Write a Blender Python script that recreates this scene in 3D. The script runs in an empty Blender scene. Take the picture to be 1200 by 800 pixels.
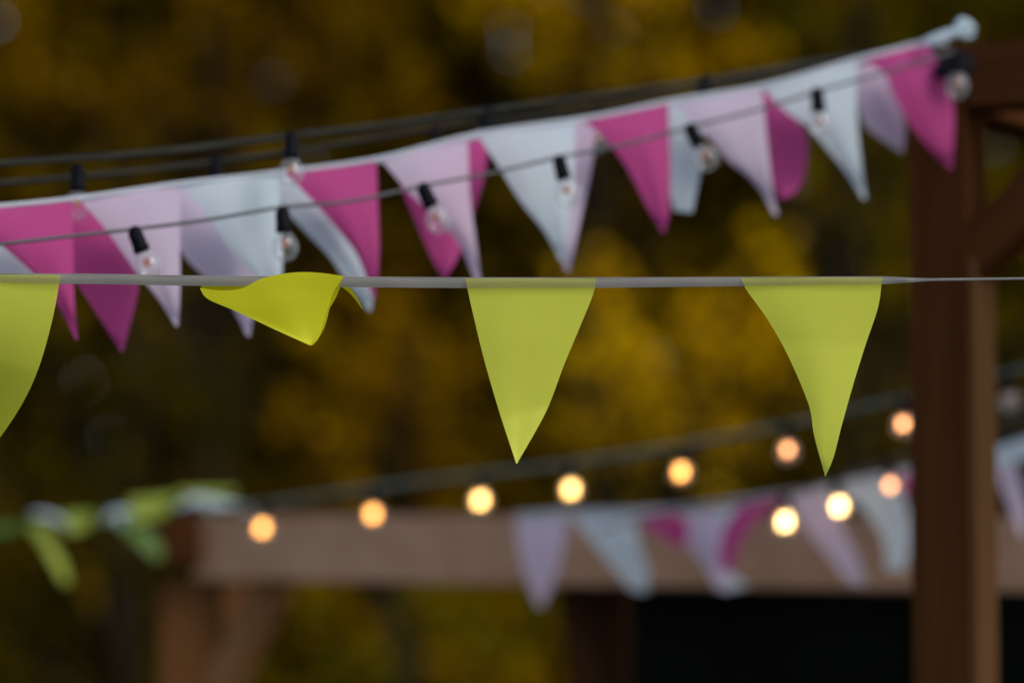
import bpy, bmesh, math, random
import numpy as np
from mathutils import Vector, Matrix, Euler
R = math.radians
sc = bpy.context.scene
C = sc.collection
random.seed(7); np.random.seed(7)

# ------------------------------------------------------------------ camera
CAM = Vector((0, 0, 2.15)); PITCH = 4.0; FOC = 135.0; FPX = 4500.0; FOCUS = 5.8
cd = bpy.data.cameras.new('camera'); cam = bpy.data.objects.new('camera', cd); C.objects.link(cam)
cam.location = CAM; cam.rotation_euler = (R(90 + PITCH), 0, 0)
cd.lens = FOC; cd.sensor_width = 36; cd.clip_end = 600; cd.clip_start = .1
cd.dof.use_dof = True; cd.dof.focus_distance = FOCUS; cd.dof.aperture_fstop = 1.5; cd.dof.aperture_blades = 0
sc.camera = cam
ROT = Euler((R(90 + PITCH), 0, 0)).to_matrix()
def P(px, py, d):
    """a point of the place, d metres in front of the camera along its axis"""
    return CAM + ROT @ Vector(((px - 600) / FPX * d, -(py - 400) / FPX * d, -d))

# ------------------------------------------------------------------ world, sun, exposure
SUN_EL, SUN_AZ = 44, 130        # azimuth from +Y clockwise: behind the camera, to the right
w = bpy.data.worlds.new('World'); sc.world = w; w.use_nodes = True
nt = w.node_tree; nt.nodes.clear()
sky = nt.nodes.new('ShaderNodeTexSky'); sky.sky_type = 'NISHITA'; sky.sun_disc = False
sky.sun_elevation = R(SUN_EL); sky.sun_rotation = R(SUN_AZ); sky.dust_density = 1.5; sky.air_density = 1.0; sky.ozone_density = 1
bgd = nt.nodes.new('ShaderNodeBackground'); bgd.inputs['Strength'].default_value = .125
wo = nt.nodes.new('ShaderNodeOutputWorld')
nt.links.new(sky.outputs[0], bgd.inputs[0]); nt.links.new(bgd.outputs[0], wo.inputs[0])
sl = bpy.data.lights.new('sun', 'SUN'); sl.energy = 1.5; sl.angle = R(25); sl.color = (1, .975, .94)
so = bpy.data.objects.new('sun', sl); C.objects.link(so)
sdir = Vector((math.sin(R(SUN_AZ)) * math.cos(R(SUN_EL)), math.cos(R(SUN_AZ)) * math.cos(R(SUN_EL)), math.sin(R(SUN_EL))))
so.rotation_euler = sdir.to_track_quat('Z', 'Y').to_euler(); so.location = (0, -5, 12)
sc.view_settings.view_transform = 'Standard'; sc.view_settings.look = 'None'
sc.view_settings.gamma = 1; sc.view_settings.exposure = 0.27
sc.cycles.use_denoising = True; sc.cycles.use_adaptive_sampling = False
sc.cycles.max_bounces = 8; sc.cycles.transparent_max_bounces = 16; sc.cycles.sample_clamp_indirect = 4

# ------------------------------------------------------------------ materials
def newmat(name):
    m = bpy.data.materials.new(name); m.use_nodes = True
    n = m.node_tree; n.nodes.clear()
    return m, n, n.nodes.new('ShaderNodeOutputMaterial')
def N(n, t, **kw):
    x = n.nodes.new(t)
    for k, v in kw.items(): setattr(x, k, v)
    return x
def ramp(n, cols, src=None):
    r = N(n, 'ShaderNodeValToRGB'); e = r.color_ramp.elements
    while len(e) < len(cols): e.new(.5)
    for i, (p, c) in enumerate(cols): e[i].position = p; e[i].color = (*c, 1)
    if src is not None: n.links.new(src, r.inputs[0])
    return r
def noise(n, scale, detail=3, rough=.5, vec=None):
    x = N(n, 'ShaderNodeTexNoise'); x.inputs['Scale'].default_value = scale
    x.inputs['Detail'].default_value = detail; x.inputs['Roughness'].default_value = rough
    if vec is None:
        g = N(n, 'ShaderNodeNewGeometry'); vec = g.outputs['Position']
    n.links.new(vec, x.inputs['Vector'])
    return x
def mix(n, f, a, b):
    m = N(n, 'ShaderNodeMixShader')
    if isinstance(f, float): m.inputs[0].default_value = f
    else: n.links.new(f, m.inputs[0])
    n.links.new(a, m.inputs[1]); n.links.new(b, m.inputs[2])
    return m
def fabric(name, col, trans=.4, bump=.25, sheen=.0, rough=.55, tcol=None, weave=900):
    m, n, out = newmat(name)
    nz = noise(n, 26, 4, .55)
    r = ramp(n, [(.25, tuple(c * .98 for c in col)), (.75, tuple(min(1, c * 1.02) for c in col))], nz.outputs[0])
    p = N(n, 'ShaderNodeBsdfPrincipled'); p.inputs['Roughness'].default_value = rough
    p.inputs['Specular IOR Level'].default_value = .28
    n.links.new(r.outputs[0], p.inputs['Base Color'])
    t = N(n, 'ShaderNodeBsdfTranslucent')
    if tcol: t.inputs[0].default_value = (*tcol, 1)
    else: n.links.new(r.outputs[0], t.inputs[0])
    n1 = noise(n, 9, 3, .5); n2 = noise(n, weave, 2, .5)
    ad = N(n, 'ShaderNodeMath', operation='MULTIPLY_ADD'); n.links.new(n2.outputs[0], ad.inputs[0])
    ad.inputs[1].default_value = .04; n.links.new(n1.outputs[0], ad.inputs[2])
    b = N(n, 'ShaderNodeBump'); b.inputs['Strength'].default_value = bump; b.inputs['Distance'].default_value = .012
    n.links.new(ad.outputs[0], b.inputs['Height'])
    n.links.new(b.outputs[0], p.inputs['Normal']); n.links.new(b.outputs[0], t.inputs['Normal'])
    s = mix(n, trans, p.outputs[0], t.outputs[0])
    n.links.new(s.outputs[0], out.inputs[0])
    return m
def leafmat(name, cols, scale=.8, trans=.3):
    m, n, out = newmat(name)
    g = N(n, 'ShaderNodeNewGeometry')
    nz = noise(n, scale, 2, .5, g.outputs['Position'])
    a = N(n, 'ShaderNodeMath', operation='MULTIPLY_ADD'); n.links.new(g.outputs['Random Per Island'], a.inputs[0])
    a.inputs[1].default_value = .35; n.links.new(nz.outputs[0], a.inputs[2])
    s2 = N(n, 'ShaderNodeMath', operation='SUBTRACT'); n.links.new(a.outputs[0], s2.inputs[0]); s2.inputs[1].default_value = .175
    k = len(cols)
    r = ramp(n, [(.28 + .44 * i / (k - 1), c) for i, c in enumerate(cols)], s2.outputs[0])
    d = N(n, 'ShaderNodeBsdfPrincipled'); d.inputs['Roughness'].default_value = .6
    d.inputs['Specular IOR Level'].default_value = .0
    t = N(n, 'ShaderNodeBsdfTranslucent')
    n.links.new(r.outputs[0], d.inputs['Base Color']); n.links.new(r.outputs[0], t.inputs[0])
    n.links.new(mix(n, trans, d.outputs[0], t.outputs[0]).outputs[0], out.inputs[0])
    return m
def woodmat(name, dark, light, axis_scale=(30, 30, 1.5), rough=.55):
    m, n, out = newmat(name)
    tc = N(n, 'ShaderNodeTexCoord'); mp = N(n, 'ShaderNodeMapping'); mp.inputs['Scale'].default_value = axis_scale
    n.links.new(tc.outputs['Object'], mp.inputs[0])
    nz = noise(n, 1.0, 5, .6, mp.outputs[0])
    r = ramp(n, [(.3, dark), (.7, light)], nz.outputs[0])
    p = N(n, 'ShaderNodeBsdfPrincipled'); p.inputs['Roughness'].default_value = rough
    p.inputs['Specular IOR Level'].default_value = .0
    b = N(n, 'ShaderNodeBump'); b.inputs['Strength'].default_value = .4; b.inputs['Distance'].default_value = .004
    n.links.new(nz.outputs[0], b.inputs['Height']); n.links.new(b.outputs[0], p.inputs['Normal'])
    n.links.new(r.outputs[0], p.inputs['Base Color']); n.links.new(p.outputs[0], out.inputs[0])
    return m
def plain(name, col, rough=.5, spec=.4, nscale=12, var=.2):
    m, n, out = newmat(name)
    nz = noise(n, nscale, 4, .6)
    r = ramp(n, [(.3, tuple(c * (1 - var) for c in col)), (.7, tuple(c * (1 + var) for c in col))], nz.outputs[0])
    p = N(n, 'ShaderNodeBsdfPrincipled'); p.inputs['Roughness'].default_value = rough
    p.inputs['Specular IOR Level'].default_value = spec
    n.links.new(r.outputs[0], p.inputs['Base Color']); n.links.new(p.outputs[0], out.inputs[0])
    return m
def glassmat(name):
    m, n, out = newmat(name)
    t = N(n, 'ShaderNodeBsdfTransparent'); g = N(n, 'ShaderNodeBsdfGlossy'); g.inputs['Roughness'].default_value = .06
    lw = N(n, 'ShaderNodeLayerWeight'); lw.inputs['Blend'].default_value = .35
    fr = N(n, 'ShaderNodeMath', operation='MULTIPLY_ADD'); n.links.new(lw.outputs['Facing'], fr.inputs[0])
    fr.inputs[1].default_value = .16; fr.inputs[2].default_value = .03
    d = N(n, 'ShaderNodeBsdfDiffuse'); d.inputs[0].default_value = (.75, .8, .8, 1)
    mm = N(n, 'ShaderNodeMath', operation='MULTIPLY_ADD'); n.links.new(lw.outputs['Facing'], mm.inputs[0])
    mm.inputs[1].default_value = .30; mm.inputs[2].default_value = .06
    a = mix(n, mm.outputs[0], t.outputs[0], d.outputs[0])
    b = mix(n, fr.outputs[0], a.outputs[0], g.outputs[0])
    n.links.new(b.outputs[0], out.inputs[0])
    return m
def emit(name, col, st):
    m, n, out = newmat(name)
    e = N(n, 'ShaderNodeEmission'); e.inputs[0].default_value = (*col, 1); e.inputs[1].default_value = st
    n.links.new(e.outputs[0], out.inputs[0])
    return m
def ribbonmat(name, col, see):
    m = fabric(name, col, trans=.3, bump=.5)
    n = m.node_tree; out = [x for x in n.nodes if x.type == 'OUTPUT_MATERIAL'][0]
    src = out.inputs[0].links[0].from_socket
    t = N(n, 'ShaderNodeBsdfTransparent')
    n.links.new(mix(n, see, src, t.outputs[0]).outputs[0], out.inputs[0])
    return m

M = dict(
    yellow=fabric('yellow_fabric', (.86, .87, .10), .42, .02, tcol=(.75, .72, .02)),
    pink=fabric('pink_fabric', (.68, .085, .31), .45, .12),
    lilac=fabric('pale_pink_fabric', (.86, .69, .84), .5, .12),
    yellow_doubled=fabric('yellow_fabric_doubled', (.82, .79, .015), .42, .02, tcol=(.75, .66, .004)),  # deeper yellow: light through doubled cloth put into the colour
    white=fabric('white_fabric', (.82, .91, .95), .5, .12),
    lime=fabric('yellow_green_fabric', (.42, .50, .07), .4, .2),
    green=fabric('green_fabric', (.13, .22, .04), .35, .2),
    ribbon=ribbonmat('sheer_ribbon', (.29, .27, .235), .58),
    tape=fabric('tape_back', (.40, .375, .33), .3, .4),
    wribbon=fabric('white_ribbon', (.62, .66, .72), .25, .4),
    cable=plain('grey_cable', (.11, .11, .115), .6, .1),
    fcable=plain('pale_green_cable', (.13, .15, .12), .6, .1),
    dcable=plain('dark_cable', (.032, .032, .024), .8, .05),
    black=plain('black_plastic', (.003, .003, .005), .6, .1),
    glass=glassmat('clear_glass'),
    glow_off=emit('faint_filament', (1, .36, .18), .22),
    glow=emit('lit_filament', (1, .52, .15), 11.0),
    glow_orange=emit('lit_filament_orange', (1, .40, .085), 8.0),
    glow_bright=emit('lit_filament_cream', (1, .60, .22), 13.0),
    glow_dim=emit('lit_filament_soft', (1, .40, .15), 7.5),
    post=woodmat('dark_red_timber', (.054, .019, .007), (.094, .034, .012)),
    shade_post=woodmat('shaded_timber', (.022, .010, .005), (.04, .018, .008)),  # shade on the middle post and its brace put into the colour
    brace=woodmat('lightened_brown_timber', (.22, .10, .042), (.30, .145, .062)),  # post brown, lightened in colour to offset the brace's shaded side
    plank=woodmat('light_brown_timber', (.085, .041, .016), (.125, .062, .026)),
    oak=woodmat('brown_timber', (.13, .052, .018), (.18, .078, .028)),
    beam=woodmat('weathered_timber', (.37, .215, .135), (.48, .295, .195), (1.5, 8, 8)),
    unlit=plain('void_black', (.003, .004, .003), .95, .0),  # near black stands in for the darkness below the far beam
    bark=woodmat('bark', (.015, .011, .006), (.03, .022, .013), (6, 6, 1.5), .95),
)

# ------------------------------------------------------------------ helpers
def link(name, me, parent=None, mats=()):
    o = bpy.data.objects.new(name, me); C.objects.link(o)
    if parent: o.parent = parent; o.matrix_parent_inverse = Matrix.Identity(4)
    for m in mats: me.materials.append(m)
    return o
def tag(o, label=None, cat=None, group=None, kind=None):
    if label: o['label'] = label
    if cat: o['category'] = cat
    if group: o['group'] = group
    if kind: o['kind'] = kind
    return o
def empty(name, loc, label, cat, group=None, rz=0):
    o = bpy.data.objects.new(name, None); C.objects.link(o); o.location = loc; o.rotation_euler = (0, 0, rz)
    o.empty_display_size = .1
    return tag(o, label, cat, group)
def mesh(name, V, F, parent=None, mat=None, smooth=True):
    """V in world space; stored relative to the parent's location"""
    if parent is not None:
        iv = (Matrix.Translation(parent.location) @ Euler(parent.rotation_euler).to_matrix().to_4x4()).inverted()
        V = [iv @ Vector(v) for v in V]
    me = bpy.data.meshes.new(name); me.from_pydata([tuple(v) for v in V], [], F); me.update()
    if smooth: me.polygons.foreach_set('use_smooth', [True] * len(me.polygons))
    return link(name, me, parent, [mat] if mat else [])
def catmull(pts, k=8):
    pts = [Vector(p) for p in pts]
    q = [2 * pts[0] - pts[1]] + pts + [2 * pts[-1] - pts[-2]]
    out = []
    for i in range(1, len(q) - 2):
        a, b, c, d = q[i - 1:i + 3]
        for j in range(k):
            t = j / k
            out.append(.5 * (2 * b + (c - a) * t + (2 * a - 5 * b + 4 * c - d) * t * t + (3 * b - a - 3 * c + d) * t ** 3))
    out.append(pts[-1]); return out
def tube_vf(pts, rad, seg=8, V=None, F=None):
    V = [] if V is None else V; F = [] if F is None else F
    n = len(pts); b0 = len(V)
    for i, p in enumerate(pts):
        t = (pts[min(i + 1, n - 1)] - pts[max(i - 1, 0)]).normalized()
        up = Vector((0, 0, 1)) if abs(t.z) < .95 else Vector((1, 0, 0))
        a = t.cross(up).normalized(); b = a.cross(t)
        r = rad(i / (n - 1)) if callable(rad) else rad
        for s in range(seg):
            an = 2 * math.pi * s / seg
            V.append(p + a * math.cos(an) * r + b * math.sin(an) * r)
    for i in range(n - 1):
        for s in range(seg):
            s2 = (s + 1) % seg
            F.append((b0 + i * seg + s, b0 + i * seg + s2, b0 + (i + 1) * seg + s2, b0 + (i + 1) * seg + s))
    F.append(tuple(b0 + s for s in range(seg))[::-1]); F.append(tuple(b0 + (n - 1) * seg + s for s in range(seg)))
    return V, F
def lathe(prof, seg=20):
    V, F = [], []
    for r, z in prof:
        for s in range(seg):
            a = 2 * math.pi * s / seg; V.append(Vector((r * math.cos(a), r * math.sin(a), z)))
    for i in range(len(prof) - 1):
        for s in range(seg):
            s2 = (s + 1) % seg
            F.append((i * seg + s, i * seg + s2, (i + 1) * seg + s2, (i + 1) * seg + s))
    return V, F
def timber(name, a, b, wx, wy, mat, parent, rz=0.0, bev=.006):
    """a squared timber from a to b; wx is its width along the horizontal side, wy its other width"""
    a, b = Vector(a), Vector(b); t = (b - a).normalized()
    side = Vector((math.cos(rz), math.sin(rz), 0)) if abs(t.z) > .95 else t.cross(Vector((0, 0, 1))).normalized()
    up = side.cross(t).normalized(); L = (b - a).length
    bm = bmesh.new(); bmesh.ops.create_cube(bm, size=1)
    for v in bm.verts: v.co = Vector((v.co.x * wx, v.co.y * wy, v.co.z * L))
    bmesh.ops.bevel(bm, geom=bm.edges[:], offset=bev, segments=2, affect='EDGES')
    # long side gets some cuts so that the grain bump reads
    me = bpy.data.meshes.new(name); bm.to_mesh(me); bm.free()
    o = link(name, me, parent, [mat])
    mw = Matrix((side, up, t)).transposed().to_4x4(); mw.translation = (a + b) / 2
    if parent is not None:
        mw = (Matrix.Translation(parent.location) @ Euler(parent.rotation_euler).to_matrix().to_4x4()).inverted() @ mw
    o.matrix_local = mw
    return o

# ------------------------------------------------------------------ ground and sky
def ground_z(x, y):
    t = min(1, max(0, (y + 1) / 11.0)); s = t * t * (3 - 2 * t)
    return .5 * (1 - s) + .05 * math.sin(x * .35 + y * .21) * min(1, max(0, (y - 12) / 10)) + max(0, y - 60) * .03
V, F = [], []
xs = [-300, -150, -80, -45] + list(range(-30, 31, 2)) + [45, 80, 150, 300]
ys = [-300, -100, -40, -15] + list(range(-8, 60, 2)) + [70, 90, 130, 200, 350]
for y in ys:
    for x in xs: V.append((x, y, ground_z(x, y)))
nx = len(xs)
for j in range(len(ys) - 1):
    for i in range(nx - 1): F.append((j * nx + i, j * nx + i + 1, (j + 1) * nx + i + 1, (j + 1) * nx + i))
gm, n, out = newmat('leaf_strewn_grass')
nz = noise(n, 6, 6, .65); r_ = ramp(n, [(.3, (.03, .045, .012)), (.5, (.06, .06, .02)), (.68, (.16, .09, .015))], nz.outputs[0])
pb = N(n, 'ShaderNodeBsdfPrincipled'); pb.inputs['Roughness'].default_value = .95
n.links.new(r_.outputs[0], pb.inputs['Base Color']); n.links.new(pb.outputs[0], out.inputs[0])
tag(mesh('ground', V, F, None, gm), kind='structure')

# ------------------------------------------------------------------ trees
LEAF = dict(
    gold=leafmat('gold_leaves', [(.30, .15, .001), (.60, .335, .001), (.78, .48, .002)], 1.1),
    olive=leafmat('olive_leaves', [(.05, .04, .003), (.13, .10, .003), (.28, .19, .003)], 1.0),
    amber=leafmat('amber_leaves', [(.08, .036, .001), (.26, .125, .001), (.50, .26, .002)], 1.1),
    russet=leafmat('russet_leaves', [(.045, .022, .006), (.12, .05, .006), (.26, .12, .01)], 1.2),
    dark=leafmat('dark_green_leaves', [(.022, .02, .003), (.05, .04, .003), (.12, .075, .004)], 1.0),
    wood=leafmat('distant_leaves', [(.035, .024, .001), (.11, .066, .001), (.26, .145, .001)], .35),
)
def leaf_cloud(name, clumps, per, size, mat, parent=None):
    """clumps: (centre, rx, ry, rz). thousands of small pointed leaves through the clumps' volume"""
    VV = []
    for c, rx, ry, rz in clumps:
        n_ = max(30, int(per * (rx * rz)))
        # twigs: little tufts of leaves inside the clump
        nt_ = max(6, n_ // 14)
        d = np.random.normal(size=(nt_, 3)); d /= np.linalg.norm(d, axis=1)[:, None]
        rad = np.random.uniform(.25, 1.08, nt_)[:, None]
        ctr = d * rad * np.array([rx, ry, rz]) + np.array(c)
        idx = np.random.randint(0, nt_, n_)
        pos = ctr[idx] + np.random.normal(size=(n_, 3)) * size * 1.5
        a = np.random.normal(size=(n_, 3)); a /= np.linalg.norm(a, axis=1)[:, None]
        b = np.cross(a, np.random.normal(size=(n_, 3))); b /= np.linalg.norm(b, axis=1)[:, None]
        s = size * np.random.uniform(.6, 1.3, n_)[:, None]
        VV.append(np.stack([pos - a * s, pos + b * s * .55, pos + a * s, pos - b * s * .55], 1).reshape(-1, 3))
    VV = np.concatenate(VV)
    if parent is not None: VV = VV - np.array(parent.location)
    nv = len(VV); nf = nv // 4
    me = bpy.data.meshes.new(name)
    me.vertices.add(nv); me.vertices.foreach_set('co', VV.astype(np.float32).ravel())
    me.loops.add(nv); me.loops.foreach_set('vertex_index', np.arange(nv, dtype=np.int32))
    me.polygons.add(nf); me.polygons.foreach_set('loop_start', np.arange(0, nv, 4, dtype=np.int32))
    me.update(calc_edges=True); me.validate()
    return link(name, me, parent, [mat])
def tree(label, basepx, d, px_clumps, leaf, extra=(), per=900, size=.055, name='tree', tr=.16, cat='tree'):
    """px_clumps: where the crown's clumps are seen (x, y, radius, depth offset); trunk and limbs grow to them"""
    b = P(basepx, 700, d); gz = ground_z(b.x, b.y)
    root = empty(name, (b.x, b.y, gz), label, cat, 'autumn trees and shrubs behind the garden')
    cl = []
    for (x, y, r, dd) in list(px_clumps) + list(extra):
        c = P(x, y, d + dd); rr = r / FPX * d
        if c.z - rr < gz: c.z = gz + rr
        cl.append((tuple(c), rr, rr * .9, rr * random.uniform(.8, 1.0)))
    top = max(c[0][2] for c in cl)
    base = Vector((b.x, b.y, gz - .1)); h = top - gz
    tp = [base, base + Vector((.05, 0, h * .3)), base + Vector((-.08, .1, h * .6)), base + Vector((.06, 0, h * .95))]
    tp = catmull(tp, 6)
    V, F = tube_vf(tp, lambda t: tr * (1 - .85 * t) + .01, 10)
    mesh('trunk', V, F, root, M['bark'])
    V, F = [], []
    for c, rx, ry, rz in cl:
        k = min(len(tp) - 1, max(2, int(len(tp) * max(.15, (c[2] - gz) / h - .25))))
        s = tp[k]; e = Vector(c); m_ = (s + e) / 2 + Vector((0, 0, .1 * (e - s).length))
        tube_vf(catmull([s, m_, e], 4), lambda t: tr * .32 * (1 - .8 * t), 6, V, F)
    mesh('limbs', V, F, root, M['bark'])
    leaf_cloud('crown', cl, per, size, LEAF[leaf], root)
    return root

# distant wood: one mass nobody could count
cl = []
for i, j, k in [(i, j, k) for i in range(-13, 14) for j in range(8) for k in range(2)]:
    if random.random() < .02: continue
    x = i * 1.55 + random.uniform(-.6, .6) + .7 * k; y = 34 + 4 * k + random.uniform(-1, 1); z = j * 1.6 + random.uniform(-.6, .6) + .7 * k
    r = random.uniform(1.0, 1.7)
    cl.append(((x, y, z + .5), r, r, r))
fw = leaf_cloud('distant_wood', cl, 260, .22, LEAF['wood'])
tag(fw, 'dark blurred mass of autumn woodland behind the trees', 'woodland', kind='stuff')

tree('golden tree glowing between the two right yellow pennants', 800, 22,
     [(740, 450, 95, 0), (835, 490, 80, .6), (800, 385, 70, -.4), (890, 300, 42, 0), (760, 545, 70, .2), (705, 345, 75, .7), (940, 440, 45, .2), (690, 520, 50, .3), (870, 400, 70, .8), (850, 430, 60, -.3), (900, 370, 45, 1.0), (640, 430, 40, .6)], 'gold',
     [(820, 620, 80, .3), (760, 640, 80, .9)])
tree('tall golden tree reaching above the upper cables right of centre', 700, 26,
     [(630, 30, 95, 0), (760, 45, 95, .4), (850, 80, 60, -.3), (560, 10, 60, 0), (800, 130, 60, .6), (690, 100, 50, .3)], 'gold',
     [(700, -110, 130, 0), (840, -90, 110, .4), (600, -120, 100, .4), (760, -260, 120, 0)], per=700)
tree('amber tree below the folded yellow pennant', 470, 23,
     [(480, 505, 80, 0), (425, 430, 70, .5), (535, 450, 50, .2), (390, 545, 70, -.2), (500, 575, 70, .3), (450, 350, 50, .6)], 'amber',
     [(460, 640, 80, .4), (350, 480, 45, .6)], per=1000)
tree('russet brown tree filling the upper left corner', 250, 27,
     [(270, 60, 100, 0), (380, 95, 80, .4), (170, 120, 70, .3), (60, 95, 75, -.3), (430, 25, 70, 0), (290, 155, 60, .5), (30, 20, 60, 0), (480, 120, 60, .4)], 'amber',
     [(250, -100, 130, 0), (80, -110, 110, .3), (400, -120, 110, .2), (-90, 60, 120, .2), (220, -260, 120, 0)], per=700)
tree('dark evergreen standing behind the left yellow pennant', 150, 20,
     [(190, 430, 80, 0), (90, 470, 75, .3), (110, 570, 85, -.3), (250, 510, 60, .1), (60, 740, 100, 0), (150, 330, 60, .4), (30, 380, 60, .2), (120, 660, 80, .2), (280, 430, 40, .2)], 'dark',
     [(-80, 480, 110, 0), (-70, 660, 120, 0), (80, 840, 120, 0)], per=1000, name='evergreen_tree')
tree('olive shrub under the far beam between its post and the black stall', 480, 17,
     [(440, 770, 80, 0), (560, 760, 90, .3), (360, 760, 60, .2), (620, 730, 60, -.2), (500, 710, 50, .2)], 'olive',
     [(480, 900, 120, 0), (600, 900, 110, .2), (370, 900, 90, .1)], per=1500, size=.04, name='shrub', tr=.05, cat='shrub')
tree('dark olive tree between the golden tree and the right post', 1010, 24,
     [(980, 130, 60, 0), (1000, 250, 55, .3), (1030, 340, 45, .1), (960, 30, 70, .2), (1060, 60, 70, .2), (1010, 430, 50, .4), (930, 190, 45, 0)], 'olive',
     [(1100, 200, 100, .4), (1000, -90, 120, 0), (1150, -40, 120, .2), (1150, 420, 100, .6), (1240, 180, 110, .3)], per=800)
tree('dark broadleaf behind the black stall at the lower right', 1100, 19,
     [(1010, 500, 55, 0), (1180, 420, 60, .2), (1190, 560, 60, .2), (1060, 600, 60, 0)], 'dark',
     [(1280, 480, 110, 0), (1260, 320, 90, 0), (1120, 700, 110, 0)], per=1000)

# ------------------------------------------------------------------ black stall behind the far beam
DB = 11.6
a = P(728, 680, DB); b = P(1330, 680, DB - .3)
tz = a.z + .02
st = empty('void_box', ((a.x + b.x) / 2, a.y + .6, 0), 'black canvas stall added behind the far beam at lower right', 'void')  # added black box that stands in for a dark interior
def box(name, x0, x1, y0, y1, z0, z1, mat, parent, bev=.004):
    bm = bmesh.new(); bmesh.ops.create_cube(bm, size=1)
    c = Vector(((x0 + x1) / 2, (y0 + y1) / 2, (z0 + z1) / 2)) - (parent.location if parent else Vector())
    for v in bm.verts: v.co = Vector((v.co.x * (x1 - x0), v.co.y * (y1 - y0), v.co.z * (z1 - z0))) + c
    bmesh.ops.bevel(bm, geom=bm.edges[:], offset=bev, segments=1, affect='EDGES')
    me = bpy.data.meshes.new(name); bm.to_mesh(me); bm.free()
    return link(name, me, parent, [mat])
def void_panel(x0, y0, x1, y1, z0, z1):
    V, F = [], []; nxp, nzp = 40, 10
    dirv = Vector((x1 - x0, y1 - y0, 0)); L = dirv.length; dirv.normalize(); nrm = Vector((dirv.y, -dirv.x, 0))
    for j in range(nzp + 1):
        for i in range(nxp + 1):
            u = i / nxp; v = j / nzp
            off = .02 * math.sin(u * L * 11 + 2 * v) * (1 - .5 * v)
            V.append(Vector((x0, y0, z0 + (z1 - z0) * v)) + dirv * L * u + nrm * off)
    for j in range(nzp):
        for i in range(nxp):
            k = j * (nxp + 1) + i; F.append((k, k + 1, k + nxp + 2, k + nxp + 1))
    return mesh('void_wall', V, F, st, M['unlit'])
void_panel(a.x, a.y, b.x, b.y, .03, tz); void_panel(a.x, a.y, a.x, a.y + 2.2, .03, tz); void_panel(b.x, b.y, b.x, b.y + 2.5, .03, tz)
void_panel(a.x, a.y + 2.2, b.x, b.y + 2.5, .03, tz)
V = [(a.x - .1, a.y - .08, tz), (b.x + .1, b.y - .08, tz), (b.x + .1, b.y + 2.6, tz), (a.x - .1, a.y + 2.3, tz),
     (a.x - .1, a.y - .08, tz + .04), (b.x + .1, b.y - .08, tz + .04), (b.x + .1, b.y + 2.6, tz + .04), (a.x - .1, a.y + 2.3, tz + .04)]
mesh('void_top', V, [(0, 1, 2, 3), (4, 5, 6, 7), (0, 1, 5, 4), (1, 2, 6, 5), (2, 3, 7, 6), (3, 0, 4, 7)], st, M['unlit'], False)

# ------------------------------------------------------------------ far pergola
fp = P(226, 760, 10.72)
pg = empty('pergola', (fp.x, fp.y, 0), 'far timber pergola with a pale horizontal beam across the lower picture', 'pergola')
bz0 = P(240, 645, 10.4); bz1 = P(1400, 646, 9.9)
hb = 86 / FPX * 10.2
BD = lambda x: 1 / (.09346 + (x - 240) * 1.41e-5)
hb = .180
bl = P(240, 641, BD(240)); br = P(1400, 652, BD(1400))
timber('beam', bl, br, .12, hb, M['beam'], pg)
pw = .155
tzf = lambda p: bl.z + (br.z - bl.z) * (p.x - bl.x) / (br.x - bl.x) - hb / 2 - .004
topz = tzf(bl)
o = timber('post', (fp.x, fp.y + .02, 0), (fp.x, fp.y + .02, topz + .0), .17, .15, M['oak'], pg, R(-8)); 
# head block and the end of the beam that runs back
ep = P(215, 634, 10.7)
timber('cross_beam', (ep.x, ep.y - .12, ep.z - .0), (ep.x - .1, ep.y + 3.2, ep.z), .115, .13, M['post'], pg)
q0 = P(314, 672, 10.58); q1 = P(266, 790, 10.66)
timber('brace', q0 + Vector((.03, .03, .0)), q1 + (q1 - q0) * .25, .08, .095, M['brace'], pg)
p2 = P(706, 760, 10.04)
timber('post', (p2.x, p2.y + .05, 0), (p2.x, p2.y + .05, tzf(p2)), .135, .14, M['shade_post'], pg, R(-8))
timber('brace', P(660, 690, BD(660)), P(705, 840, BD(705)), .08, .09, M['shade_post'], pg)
p3 = P(1385, 760, BD(1385))
timber('post', (p3.x, p3.y + .02, 0), (p3.x, p3.y + .02, tzf(p3)), .17, .16, M['oak'], pg, R(-8))
p4 = Vector((ep.x - .1, ep.y + 3.0, 0))
timber('post', p4, (p4.x, p4.y, ep.z - .065), .15, .15, M['oak'], pg)
# hardware on the post
# ------------------------------------------------------------------ near pergola on the right
DP = 7.62; PHI = R(-29.6)
pc = P(1112, 400, DP); pw = .119
ppos = Vector((pc.x + .0, pc.y + .0, 0)); gz = ground_z(ppos.x, ppos.y)
zt = P(1118, 52, DP).z
ng = empty('pergola', (ppos.x, ppos.y, gz), 'near dark red timber pergola whose post runs down the right side', 'pergola', rz=PHI)
ax = Vector((math.cos(PHI), math.sin(PHI), 0)); ay = Vector((-math.sin(PHI), math.cos(PHI), 0))
timber('post', (ppos.x, ppos.y, gz), (ppos.x, ppos.y, zt), pw, pw, M['post'], ng, PHI, .004)
zb = zt - .068
s0 = ppos + ax * (pw / 2 + .001) + Vector((0, 0, zb)); timber('beam', s0, s0 + ax * 3.2, .11, .13, M['post'], ng)
s1 = ppos - ay * .0 + ay * (pw / 2 + .001) + Vector((0, 0, zb)); timber('beam', s1, s1 + ay * 3.0, .11, .13, M['post'], ng)
h0 = P(1150, 318, DP).z
timber('brace', ppos + ax * (pw / 2 - .01) + Vector((0, 0, h0 + .02)), ppos + ax * .42 + Vector((0, 0, zb - .05)), .085, .1, M['post'], ng)
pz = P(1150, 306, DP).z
pk = ppos + ax * (pw / 2 + .0100)
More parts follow.
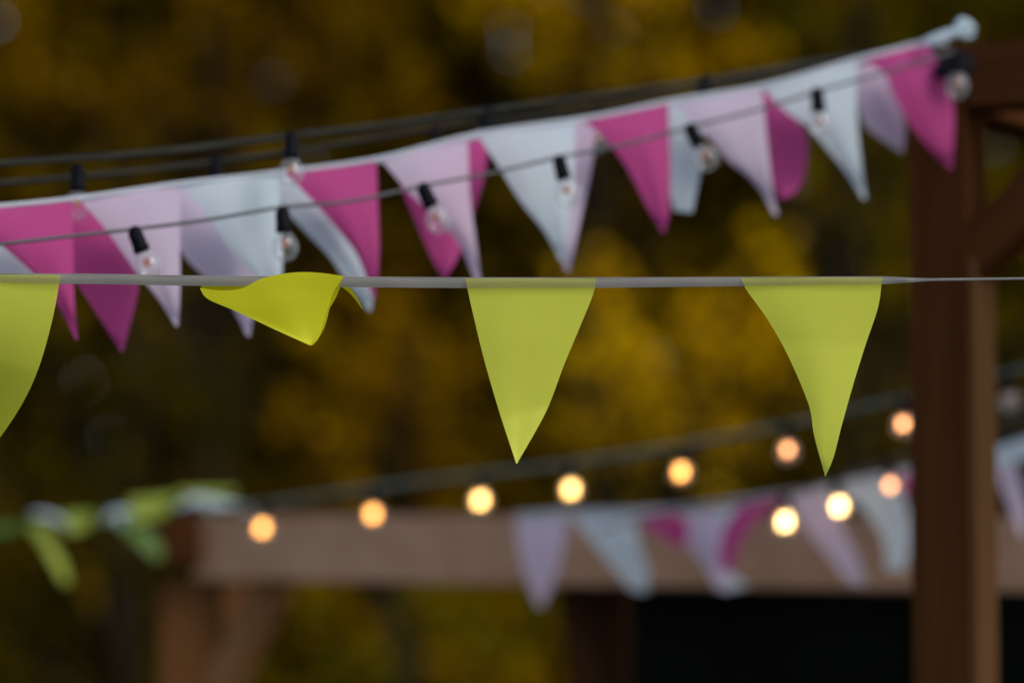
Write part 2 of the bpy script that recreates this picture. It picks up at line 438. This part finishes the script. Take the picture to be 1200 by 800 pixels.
plk = timber('side_plank', (pk.x, pk.y, gz), (pk.x, pk.y, pz), .018, pw - .012, M['plank'], ng, PHI, .003); plk['label'] = 'lighter brown timber strip on the right side of the post'
e1 = ppos + ax * 3.13; timber('post', (e1.x, e1.y, ground_z(e1.x, e1.y)), (e1.x, e1.y, zb - .068), pw, pw, M['post'], ng, PHI)
e2 = ppos + ay * 2.9; timber('post', (e2.x, e2.y, ground_z(e2.x, e2.y)), (e2.x, e2.y, zb - .068), pw, pw, M['post'], ng, PHI)
kb = P(1128, 86, 7.33)

# ------------------------------------------------------------------ bunting
def interp(pts, x):
    if x <= pts[0][0]: return pts[0][1]
    for (a0, b0), (a1, b1) in zip(pts, pts[1:]):
        if x <= a1: return b0 + (b1 - b0) * (x - a0) / (a1 - a0)
    return pts[-1][1]
def resample(pts, n_):
    pts = [Vector((p[0], p[1], 0)) for p in pts]
    if len(pts) > 2: pts = catmull(pts, 6)
    cum = [0]
    for p, q in zip(pts, pts[1:]): cum.append(cum[-1] + (q - p).length)
    out = []; j = 0
    for i in range(n_ + 1):
        s = cum[-1] * i / n_
        while j < len(cum) - 2 and cum[j + 1] < s: j += 1
        t = (s - cum[j]) / max(1e-9, cum[j + 1] - cum[j]); out.append(pts[j].lerp(pts[j + 1], t))
    return out
def flag(parent, mat, Lp, Rp, dep, bulge=.02, lean=.0, twist=0.0, rip=.004, crease=None, top=None, label=None, nu=16, nv=48, seed=0, extra=None):
    """pennant cloth: left and right edges, bulging and leaning in depth"""
    rnd = random.Random(seed); ph = rnd.uniform(0, 6.28); fq = rnd.uniform(1.0, 1.9)
    A = resample(Lp, nv); B = resample(Rp, nv); V, F = [], []
    for j in range(nv + 1):
        v = j / nv
        for i in range(nu + 1):
            u = i / nu; q = A[j].lerp(B[j], u)
            if top is not None: q = q + Vector((0, top(u) * (1 - v) ** 1.6, 0))
            wf = min(1, (1 - v) * 1.5)
            dd = dep(q.x) + (-bulge * wf * math.sin(math.pi * u) * math.sin(math.pi * min(1, v * .9 + .1)) + lean * v * v + twist * (u - .5) * v
                             + rip * wf * math.sin(fq * 6.28 * u + ph + 2.2 * v) * v)
            if crease: dd += crease[1] * max(0, v - (crease[0] + crease[2] * (u - .5)))
            V.append(P(q.x, q.y, dd))
    for j in range(nv):
        for i in range(nu):
            k = j * (nu + 1) + i; F.append((k, k + 1, k + nu + 2, k + nu + 1))
    if extra:
        for e in extra:
            b0 = len(V); V += e[0]; F += [tuple(b0 + x for x in f) for f in e[1]]
    o = mesh('flag', V, F, parent, mat)
    if label: o['label'] = label
    return o
def sheet(Lp, Rp, dfun, nu=10, nv=14, top=None):
    A = resample(Lp, nv); B = resample(Rp, nv); V, F = [], []
    for j in range(nv + 1):
        for i in range(nu + 1):
            u, v = i / nu, j / nv; q = A[j].lerp(B[j], u)
            if top is not None: q = q + Vector((0, top(u) * (1 - v) ** 2, 0))
            V.append(P(q.x, q.y, dfun(u, v)))
    for j in range(nv):
        for i in range(nu):
            k = j * (nu + 1) + i; F.append((k, k + 1, k + nu + 2, k + nu + 1))
    return V, F
def ribbon(parent, pts, dep, wid, mat, off=0, k=8, rip=.0015):
    """pts: centre line in px (x,y); wid: width in px, number or list of (x,w)"""
    cp = catmull([(x, y, 0) for x, y in pts], k); V, F = [], []
    for i, p in enumerate(cp):
        wpx = interp(wid, p.x) if isinstance(wid, list) else wid
        d = dep(p.x) + off + rip * math.sin(i * .9)
        V += [P(p.x, p.y - wpx / 2, d), P(p.x, p.y - wpx * .12, d - .0012), P(p.x, p.y + wpx * .2, d - .0006), P(p.x, p.y + wpx / 2, d)]
    for i in range(len(cp) - 1):
        for s in range(3):
            F.append((i * 4 + s, i * 4 + s + 1, (i + 1) * 4 + s + 1, (i + 1) * 4 + s))
    return mesh('ribbon', V, F, parent, mat)

# --- front yellow bunting, in focus
yd = lambda x: 5.8 + (x - 600) * 0.00002
yb = empty('bunting', tuple(P(600, 331, 5.8)), 'sharp yellow pennant bunting on a pale ribbon across the middle', 'bunting')
YL = [(-420, 300), (-150, 318), (0, 325.5), (120, 327), (235, 329), (420, 330.5), (620, 331.5), (870, 330), (1034, 328.5), (1085, 328), (1200, 326.5), (1500, 322), (1800, 316)]
YW = [(-420, 11), (300, 11.5), (620, 12), (900, 10), (1034, 8.5), (1065, 5), (1090, 2.6), (1200, 2.2), (1800, 3)]
ribbon(yb, YL, yd, YW, M['ribbon'], -.007)
ev, ef = tube_vf([P(p.x, p.y - interp(YW, p.x) / 2, yd(p.x) - .007) for p in catmull([(x, y, 0) for x, y in YL], 8)], .0007, 6)
mesh('edge_thread', ev, ef, yb, M['tape'])
ribbon(yb, [(x, y + .2) for x, y in YL], yd, YW, M['tape'], .004)
Y = M['yellow']
flag(yb, Y, [(-92, 322), (-70, 400), (-45, 470), (-16, 535)], [(71, 322), (62, 372), (45, 432), (22, 480), (-16, 535)], yd, .006, .11, -.03, seed=1, rip=.0022, crease=(.45, .03, .1),
     label='yellow pennant cut off by the left edge of the picture')
# the blown-up folded pennant
back = sheet([(233, 325), (234, 331), (238, 341)], [(403, 325), (403, 330), (404, 336)], lambda u, v: 5.801 + .012 * v)
tipf = sheet([(388, 332), (402, 337), (414, 348), (425, 363)], [(404, 332), (413, 341), (420, 351), (425.5, 363)], lambda u, v: 5.81 + .02 * v)
lip = sheet([(401, 327), (388, 350), (379, 378), (366, 404)], [(403, 327), (393, 350), (386, 362), (384, 371), (378, 389), (366.5, 404.5)], lambda u, v: 5.78 + .004 + .02 * u)
flag(yb, M['yellow_doubled'], [(234, 337), (243, 350), (275, 364), (320, 385), (362, 404)], [(403, 323.5), (390, 345), (381, 372), (374, 395), (366, 404.5)], lambda x: 5.784, .006, -.012, .012, rip=.001,
     top=lambda u: (6 * math.sin(math.pi * min(1, u * 2.4)) * (1 if u < .42 else 0) - 9 * math.sin(math.pi * max(0, (u - .3) / .7)) ** 1.0 * (1 if u > .3 else 0)),
     nu=30, nv=30, extra=[back, tipf, lip], label='yellow pennant blown up and folded over its ribbon')
flag(yb, Y, [(545, 325), (553, 362), (567, 420), (585, 482), (605, 543)], [(699, 325), (695, 345), (680, 382), (660, 430), (640, 482), (606, 543)], yd, .005, -.01, .012, rip=.0018, crease=(.72, -.075, -.09), seed=3,
     label='yellow pennant hanging at the centre')
flag(yb, Y, [(868, 325), (875, 340), (900, 375), (925, 420), (948, 475), (954, 510), (967, 558)], [(1034, 325), (1029, 360), (1014, 405), (1000, 450), (986, 500), (977, 535), (967.5, 558)], yd, .006, -.012, -.008, rip=.0018, crease=(.34, -.035, .0), seed=4,
     label='yellow pennant hanging to the right')

# --- upper pink, pale pink and white buntings
ud = lambda x: 6.45 + max(-400, x) / 1100 * 1.02
up_line = [(-330, 262), (-120, 250), (0, 241), (90, 232), (210, 215), (325, 202), (442, 186), (560, 157), (690, 138), (785, 119), (893, 101), (1003, 70), (1082, 50), (1118, 42)]
ub = empty('bunting', tuple(P(600, 150, ud(600))), 'front row of pink, pale pink and white pennants rising to the right post', 'bunting')
ribbon(ub, up_line, ud, 5, M['wribbon'], -.004)
PK, LI, WH = M['pink'], M['lilac'], M['white']
flag(ub, PK, [(-62, 244), (-30, 265), (0, 286), (38, 320), (70, 362), (89, 398)], [(85, 234), (86, 300), (87, 350), (91, 398)], ud, .0075, .0, -.025, rip=.003, seed=11)
flag(ub, LI, [(90, 230), (125, 270), (157, 315), (185, 350), (206, 382)], [(211, 214), (211, 280), (211, 340), (209, 382)], ud, .0075, 0, -.025, rip=.003, seed=12)
flag(ub, WH, [(211, 214), (245, 255), (272, 295), (300, 325), (323, 356)], [(325, 200), (329, 250), (331, 310), (328, 356)], ud, .0075, 0, -.025, rip=.003, seed=13)
flag(ub, PK, [(331, 200), (365, 234), (397, 270), (420, 302), (437, 350)], [(441, 185), (443, 240), (444, 300), (439, 350)], ud, .0075, 0, -.025, rip=.003, seed=14)
flag(ub, LI, [(444, 184), (478, 224), (503, 248), (535, 282), (550, 312), (560, 336)], [(548, 160), (551, 230), (558, 285), (564, 336)], ud, .0075, 0, -.025, rip=.003, seed=15)
flag(ub, WH, [(558, 156), (582, 192), (610, 236), (637, 270), (657, 306)], [(673, 140), (673, 200), (667, 260), (660, 306)], ud, .0075, 0, -.025, rip=.003, seed=16)
flag(ub, PK, [(680, 139), (706, 160), (730, 190), (748, 222), (760, 246), (776, 272)], [(783, 119), (785, 190), (785, 245), (779, 272)], ud, .0075, 0, -.025, rip=.003, seed=17)
flag(ub, LI, [(784, 119), (830, 160), (853, 188), (877, 207), (893, 226), (907, 252)], [(893, 101), (900, 175), (906, 225), (912, 252)], ud, .0075, 0, -.025, rip=.003, seed=18)
flag(ub, WH, [(893, 101), (920, 130), (948, 150), (972, 178), (992, 203), (1011, 233)], [(1004, 69), (1004, 130), (1009, 185), (1015, 233)], ud, .0075, 0, -.025, rip=.003, seed=19)
flag(ub, PK, [(1006, 69), (1036, 86), (1050, 118), (1070, 150), (1093, 178), (1113, 197)], [(1086, 50), (1107, 88), (1118, 130), (1116, 197)], ud, .0075, 0, -.025, rip=.003, seed=20)
# knot of ribbon tails at the post
for (pts, r) in (([(1078, 52), (1105, 42), (1132, 34)], .007), ([(1120, 40), (1126, 26), (1136, 30), (1142, 36)], .0065), ([(1122, 40), (1134, 42), (1142, 40)], .005)):
    kv, kf = tube_vf(catmull([P(x, y, 7.42) for x, y in pts], 5), lambda t, r=r: r * (.7 + .6 * math.sin(3.14 * t)), 8)
    mesh('ribbon_knot', kv, kf, ub, M['white'])

ud2 = lambda x: ud(x) + .10
bb = empty('bunting', tuple(P(600, 152, ud2(600))), 'back row of pink, pale pink and white pennants showing between the front ones', 'bunting')
ribbon(bb, [(x, y + 3) for x, y in up_line[:-1]] + [(1110, 50)], ud2, 4, M['wribbon'], -.004)
flag(bb, WH, [(-110, 252), (-80, 300), (-40, 340), (0, 370)], [(10, 245), (40, 305), (46, 340), (10, 372)], ud2, .0075, 0, -.025, rip=.003, seed=30)
flag(bb, PK, [(60, 238), (78, 280), (88, 325), (110, 362), (142, 412)], [(112, 235), (128, 272), (158, 315), (161, 345), (144, 412)], ud2, .0075, 0, -.025, rip=.003, seed=31)
flag(bb, LI, [(190, 222), (205, 255), (213, 295), (237, 322), (263, 345), (290, 394)], [(232, 215), (262, 270), (298, 312), (302, 335), (293, 394)], ud2, .0075, 0, -.025, rip=.003, seed=32)
flag(bb, WH, [(318, 204), (330, 240), (358, 272), (385, 300), (408, 332), (432, 364)], [(350, 200), (372, 235), (405, 275), (430, 315), (437, 345), (435, 364)], ud2, .0075, 0, -.025, rip=.003, seed=33)
flag(bb, PK, [(462, 186), (470, 218), (486, 258), (503, 296), (519, 328)], [(573, 160), (568, 205), (558, 240), (538, 298), (521, 328)], ud2, .0075, 0, -.025, rip=.003, seed=34)
flag(bb, LI, [(600, 152), (628, 210), (645, 260), (663, 318)], [(698, 140), (694, 190), (684, 240), (667, 318)], ud2, .0075, 0, -.025, rip=.003, seed=35)
flag(bb, WH, [(776, 125), (782, 170), (784, 215), (790, 247)], [(836, 115), (824, 160), (820, 205), (811, 249)], ud2, .0075, 0, -.025, rip=.003, seed=36)
flag(bb, PK, [(888, 106), (895, 150), (900, 195), (912, 233)], [(905, 112), (930, 134), (945, 160), (945, 195), (936, 222), (916, 234)], ud2, .0075, 0, -.025, rip=.003, seed=37)
flag(bb, LI, [(985, 80), (1003, 118), (1012, 145), (1032, 163), (1056, 179)], [(1036, 72), (1044, 105), (1058, 135), (1061, 152), (1058, 179)], ud2, .0075, 0, -.025, rip=.003, seed=38)

# --- far pink and white bunting along the far beam
fd = lambda x: BD(x) - .35
fb = empty('bunting', tuple(P(830, 595, fd(830))), 'blurred pink and white bunting draped in front of the far beam', 'bunting')
ribbon(fb, [(606, 607), (660, 603), (720, 602), (800, 598), (860, 590), (960, 574), (1060, 553), (1130, 538), (1200, 521), (1330, 490)], fd, 10, M['wribbon'], -.004)
flag(fb, LI, [(604, 603), (608, 640), (618, 680), (631, 710)], [(664, 602), (660, 640), (650, 680), (635, 710)], fd, .0075, 0, -.025, rip=.003, seed=41)
flag(fb, WH, [(668, 602), (690, 628), (715, 660), (740, 690)], [(742, 602), (750, 640), (760, 670), (758, 694)], fd, .0075, 0, -.025, rip=.003, seed=42)
flag(fb, PK, [(742, 602), (755, 615), (775, 628), (795, 640)], [(800, 598), (806, 612), (806, 628), (800, 642)], fd, .0075, 0, -.025, rip=.003, seed=43)
flag(fb, LI, [(776, 602), (800, 630), (825, 662), (840, 690)], [(845, 594), (846, 630), (850, 665), (850, 692)], fd, .0075, 0, -.025, rip=.003, seed=44)
flag(fb, WH, [(825, 594), (832, 640), (832, 675), (850, 692)], [(884, 588), (868, 630), (850, 660), (876, 686)], fd, .0075, .03, -.025, rip=.003, seed=45)
flag(fb, PK, [(868, 592), (850, 615), (843, 645), (846, 670)], [(930, 582), (890, 606), (868, 635), (858, 668)], lambda x: fd(x) - .05, .0075, 0, -.025, rip=.003, seed=46)
flag(fb, LI, [(924, 584), (945, 620), (970, 650), (995, 682)], [(972, 576), (988, 618), (1005, 650), (1014, 684)], fd, .0075, 0, -.025, rip=.003, seed=47)
flag(fb, WH, [(980, 573), (1010, 595), (1034, 630), (1040, 668)], [(1050, 556), (1062, 590), (1068, 630), (1060, 668)], fd, .0075, 0, -.025, rip=.003, seed=48)
flag(fb, PK, [(1046, 558), (1060, 572), (1072, 585)], [(1098, 548), (1092, 570), (1080, 588)], fd, .0075, 0, -.025, rip=.003, seed=49)
flag(fb, LI, [(1160, 532), (1170, 560), (1182, 590), (1196, 626)], [(1184, 526), (1196, 560), (1203, 595), (1202, 628)], fd, .0075, 0, -.025, rip=.003, seed=50)
ribbon(fb, [(1150, 540), (1175, 534), (1205, 524), (1260, 510)], lambda x: fd(x) - .03, 26, M['white'])

# --- far left yellow green bunting
GD = 10.5; gd = lambda x: GD
gb = empty('bunting', tuple(P(150, 600, GD)), 'blurred yellow green bunting tied to the far post at lower left', 'bunting')
ribbon(gb, [(-200, 636), (-60, 622), (20, 614), (70, 609), (130, 602), (160, 596), (210, 588), (250, 585), (292, 596)], gd, 5, M['green'], -.004)
flag(gb, M['green'], [(-60, 620), (-45, 626), (-38, 634)], [(24, 612), (20, 624), (-20, 634)], gd, .01, 0, .02, seed=61)
flag(gb, M['lime'], [(28, 612), (44, 634), (60, 658), (74, 684)], [(48, 608), (60, 630), (74, 655), (83, 681)], gd, .0075, 0, .05, rip=.003, seed=62)
flag(gb, M['lime'], [(72, 602), (74, 614), (80, 624)], [(110, 598), (110, 610), (100, 622)], gd, .0075, -.01, .02, rip=.003, seed=63)
flag(gb, M['lime'], [(150, 584), (152, 598), (160, 612)], [(206, 578), (206, 592), (190, 606)], gd, .0075, -.01, .02, rip=.003, seed=64)
flag(gb, M['green'], [(128, 610), (147, 626), (166, 642), (184, 657)], [(148, 604), (168, 618), (188, 634), (192, 652)], gd, .0075, 0, .05, rip=.003, seed=65)
flag(gb, M['lime'], [(206, 574), (210, 580), (230, 586)], [(276, 572), (276, 578), (260, 584)], gd, .0075, 0, .02, rip=.003, seed=66)
for (pts, r) in (([(120, 612), (134, 600), (156, 600)], .018), ([(132, 602), (140, 606), (142, 618)], .016), ([(206, 594), (232, 586), (268, 592), (296, 598)], .026), ([(222, 582), (238, 588), (246, 600)], .020), ([(36, 602), (58, 604), (80, 614)], .018)):
    kv, kf = tube_vf(catmull([P(x, y, GD - .05) for x, y in pts], 5), lambda t, r=r: .33 * r * (.6 + .6 * math.sin(3.14 * t)), 8)
    mesh('ribbon_knot', kv, kf, gb, M['white'])

# ------------------------------------------------------------------ string lights
def lathe_obj(name, prof, parent, mat, seg=20):
    V, F = lathe(prof, seg); me = bpy.data.meshes.new(name); me.from_pydata([tuple(v) for v in V], [], F); me.update()
    me.polygons.foreach_set('use_smooth', [True] * len(me.polygons)); me.materials.append(mat); return me
globe_prof = [(.0085, -.004), (.010, -.009), (.016, -.016), (.0205, -.025), (.0232, -.034), (.0215, -.044), (.0165, -.052), (.009, -.057), (.0003, -.0585)]
ME_GLOBE = lathe_obj('globe', globe_prof, None, M['glass'])
ME_SOCK = lathe_obj('socket', [(.0002, .036), (.0085, .036), (.0105, .030), (.0125, .024), (.0130, .002), (.0138, .000), (.0138, -.008), (.0115, -.009), (.0002, -.0092)], None, M['black'])
def fil(mat, name, s=1.0):
    V, F = [], []
    # bright wound coil inside the globe
    pts = [Vector((.0062 * s * math.cos(t * 1.9), .0062 * s * math.sin(t * 1.9), -.021 - .0014 * t * s)) for t in np.linspace(0, 12, 70)]
    tube_vf(pts, .0024 * s, 6, V, F)
    me = bpy.data.meshes.new(name); me.from_pydata([tuple(v) for v in V], [], F); me.update(); me.materials.append(mat); return me
ME_OFF = fil(M['glow_off'], 'filament', .75); ME_ON = fil(M['glow'], 'filament', 1.35); ME_DIM = fil(M['glow_dim'], 'filament', .95); ME_ORA = fil(M['glow_orange'], 'filament', 1.3); ME_BRI = fil(M['glow_bright'], 'filament', 1.4)
def bulb(parent, pos, tilt, fmesh, scale=1.0, lab=None):
    g = bpy.data.objects.new('bulb', ME_GLOBE); C.objects.link(g); g.parent = parent
    g.location = Vector(pos) - parent.location; g.rotation_euler = tilt; g.scale = (scale,) * 3
    if lab: g['label'] = lab
    for nm, me in (('socket', ME_SOCK), ('filament', fmesh)):
        if me is None: continue
        s = bpy.data.objects.new(nm, me); C.objects.link(s); s.parent = g
def lights(label, line, dep, bulbs, fmesh, cable, rad=.0035, group='strings of festoon bulbs'):
    """bulbs: (x, y of the socket's top, tilt sideways in degrees, filament mesh or None)"""
    mid = line[len(line) // 2]
    root = empty('string_lights', tuple(P(mid[0], mid[1], dep(mid[0]))), label, 'string lights', group)
    V, F = tube_vf(catmull([P(x, y, dep(x)) for x, y in line], 8), rad, 8)
    mesh('cable', V, F, root, M[cable])
    for (x, y, a, *rest) in bulbs:
        fm = rest[0] if rest else fmesh
        up = a > 120
        pos = P(x, y, dep(x) + (rest[1] if len(rest) > 1 else 0)) - Matrix.Rotation(R(a), 3, 'Y') @ Vector((0, 0, .030))
        bulb(root, pos, (R(random.uniform(-8, 8)), R(a), R(random.uniform(0, 360))) if False else (0, R(a), 0), fm)
    return root
nd = lambda x: 6.24 + max(-300, x) / 1120 * 1.08
lights('thin grey cable of clear bulbs crossing in front of the pink pennants',
       [(-300, 312), (-120, 298), (0, 286), (80, 277), (160, 268), (240, 258), (330, 243), (410, 236), (500, 217), (580, 202), (656, 184), (730, 170), (812, 148), (890, 128), (958, 107), (1040, 84), (1100, 66), (1118, 60)],
       nd, [(157, 270, -22), (331, 246, -4), (495, 219, -25), (655, 186, -14), (808, 149, -28), (957, 107, -6), (1124, 62, 4)], ME_OFF, 'cable', .0031)
hv, hf = tube_vf([P(1122, 76, 7.42) + Vector((.022 * math.cos(t * 1.3) + .002 * t, .02 * math.sin(t * 1.3) + .03, .018 * math.sin(t * 1.3 + .6))) for t in np.linspace(-9, 9, 90)], .007, 6)
coil_parent = [o for o in C.objects if o.name == 'string_lights'][0]
mesh('cable_coil', hv, hf, coil_parent, M['black'])
cdp = lambda x: ud(x) + .14
lights('dark upper cable of bulbs running just above the pink bunting',
       [(-300, 214), (0, 192), (170, 180), (340, 160), (460, 146), (572, 130), (700, 113), (825, 95), (950, 74), (1050, 62), (1118, 56)],
       cdp, [(92, 198, 2, ME_OFF, -.10), (341, 160, 0, ME_OFF, -.24), (572, 128, 10), (825, 92, 0)], ME_OFF, 'dcable', .0068)
lights('second dark cable hanging just under the upper one',
       [(-300, 238), (0, 215), (120, 205), (250, 190), (380, 172), (510, 150), (620, 138), (740, 119), (850, 101), (950, 80), (1050, 66), (1118, 62)],
       lambda x: cdp(x) + .16, [(253, 186, 0), (510, 150, 0), (700, 127, 5)], ME_OFF, 'dcable', .0056)
ld = lambda x: 9.9 - (max(-100, x) - 270) / 900 * 1.3
lights('far string of lit warm bulbs climbing over the far beam',
       [(268, 596), (330, 588), (436, 572), (560, 556), (668, 543), (798, 522), (925, 497), (1060, 466), (1184, 436), (1330, 395)],
       ld, [(310, 590, 5, ME_ORA), (435, 573, -4, ME_ORA), (563, 556, 0), (669, 543, 0), (798, 522, 0, ME_ORA), (923, 497, 0, ME_DIM), (1058, 466, 0, ME_DIM), (1183, 437, 0, ME_OFF)], ME_ON, 'fcable', .0072)
ld2 = lambda x: fd(x) - .15
lights('short run of three bright bulbs over the far pink bunting',
       [(700, 620), (790, 598), (860, 590), (920, 580), (982, 562), (1045, 540), (1110, 520), (1250, 480)],
       ld2, [(920, 580, 0, ME_BRI), (980, 562, -6, ME_BRI), (1043, 539, 0, ME_DIM)], ME_ON, 'cable', .004)
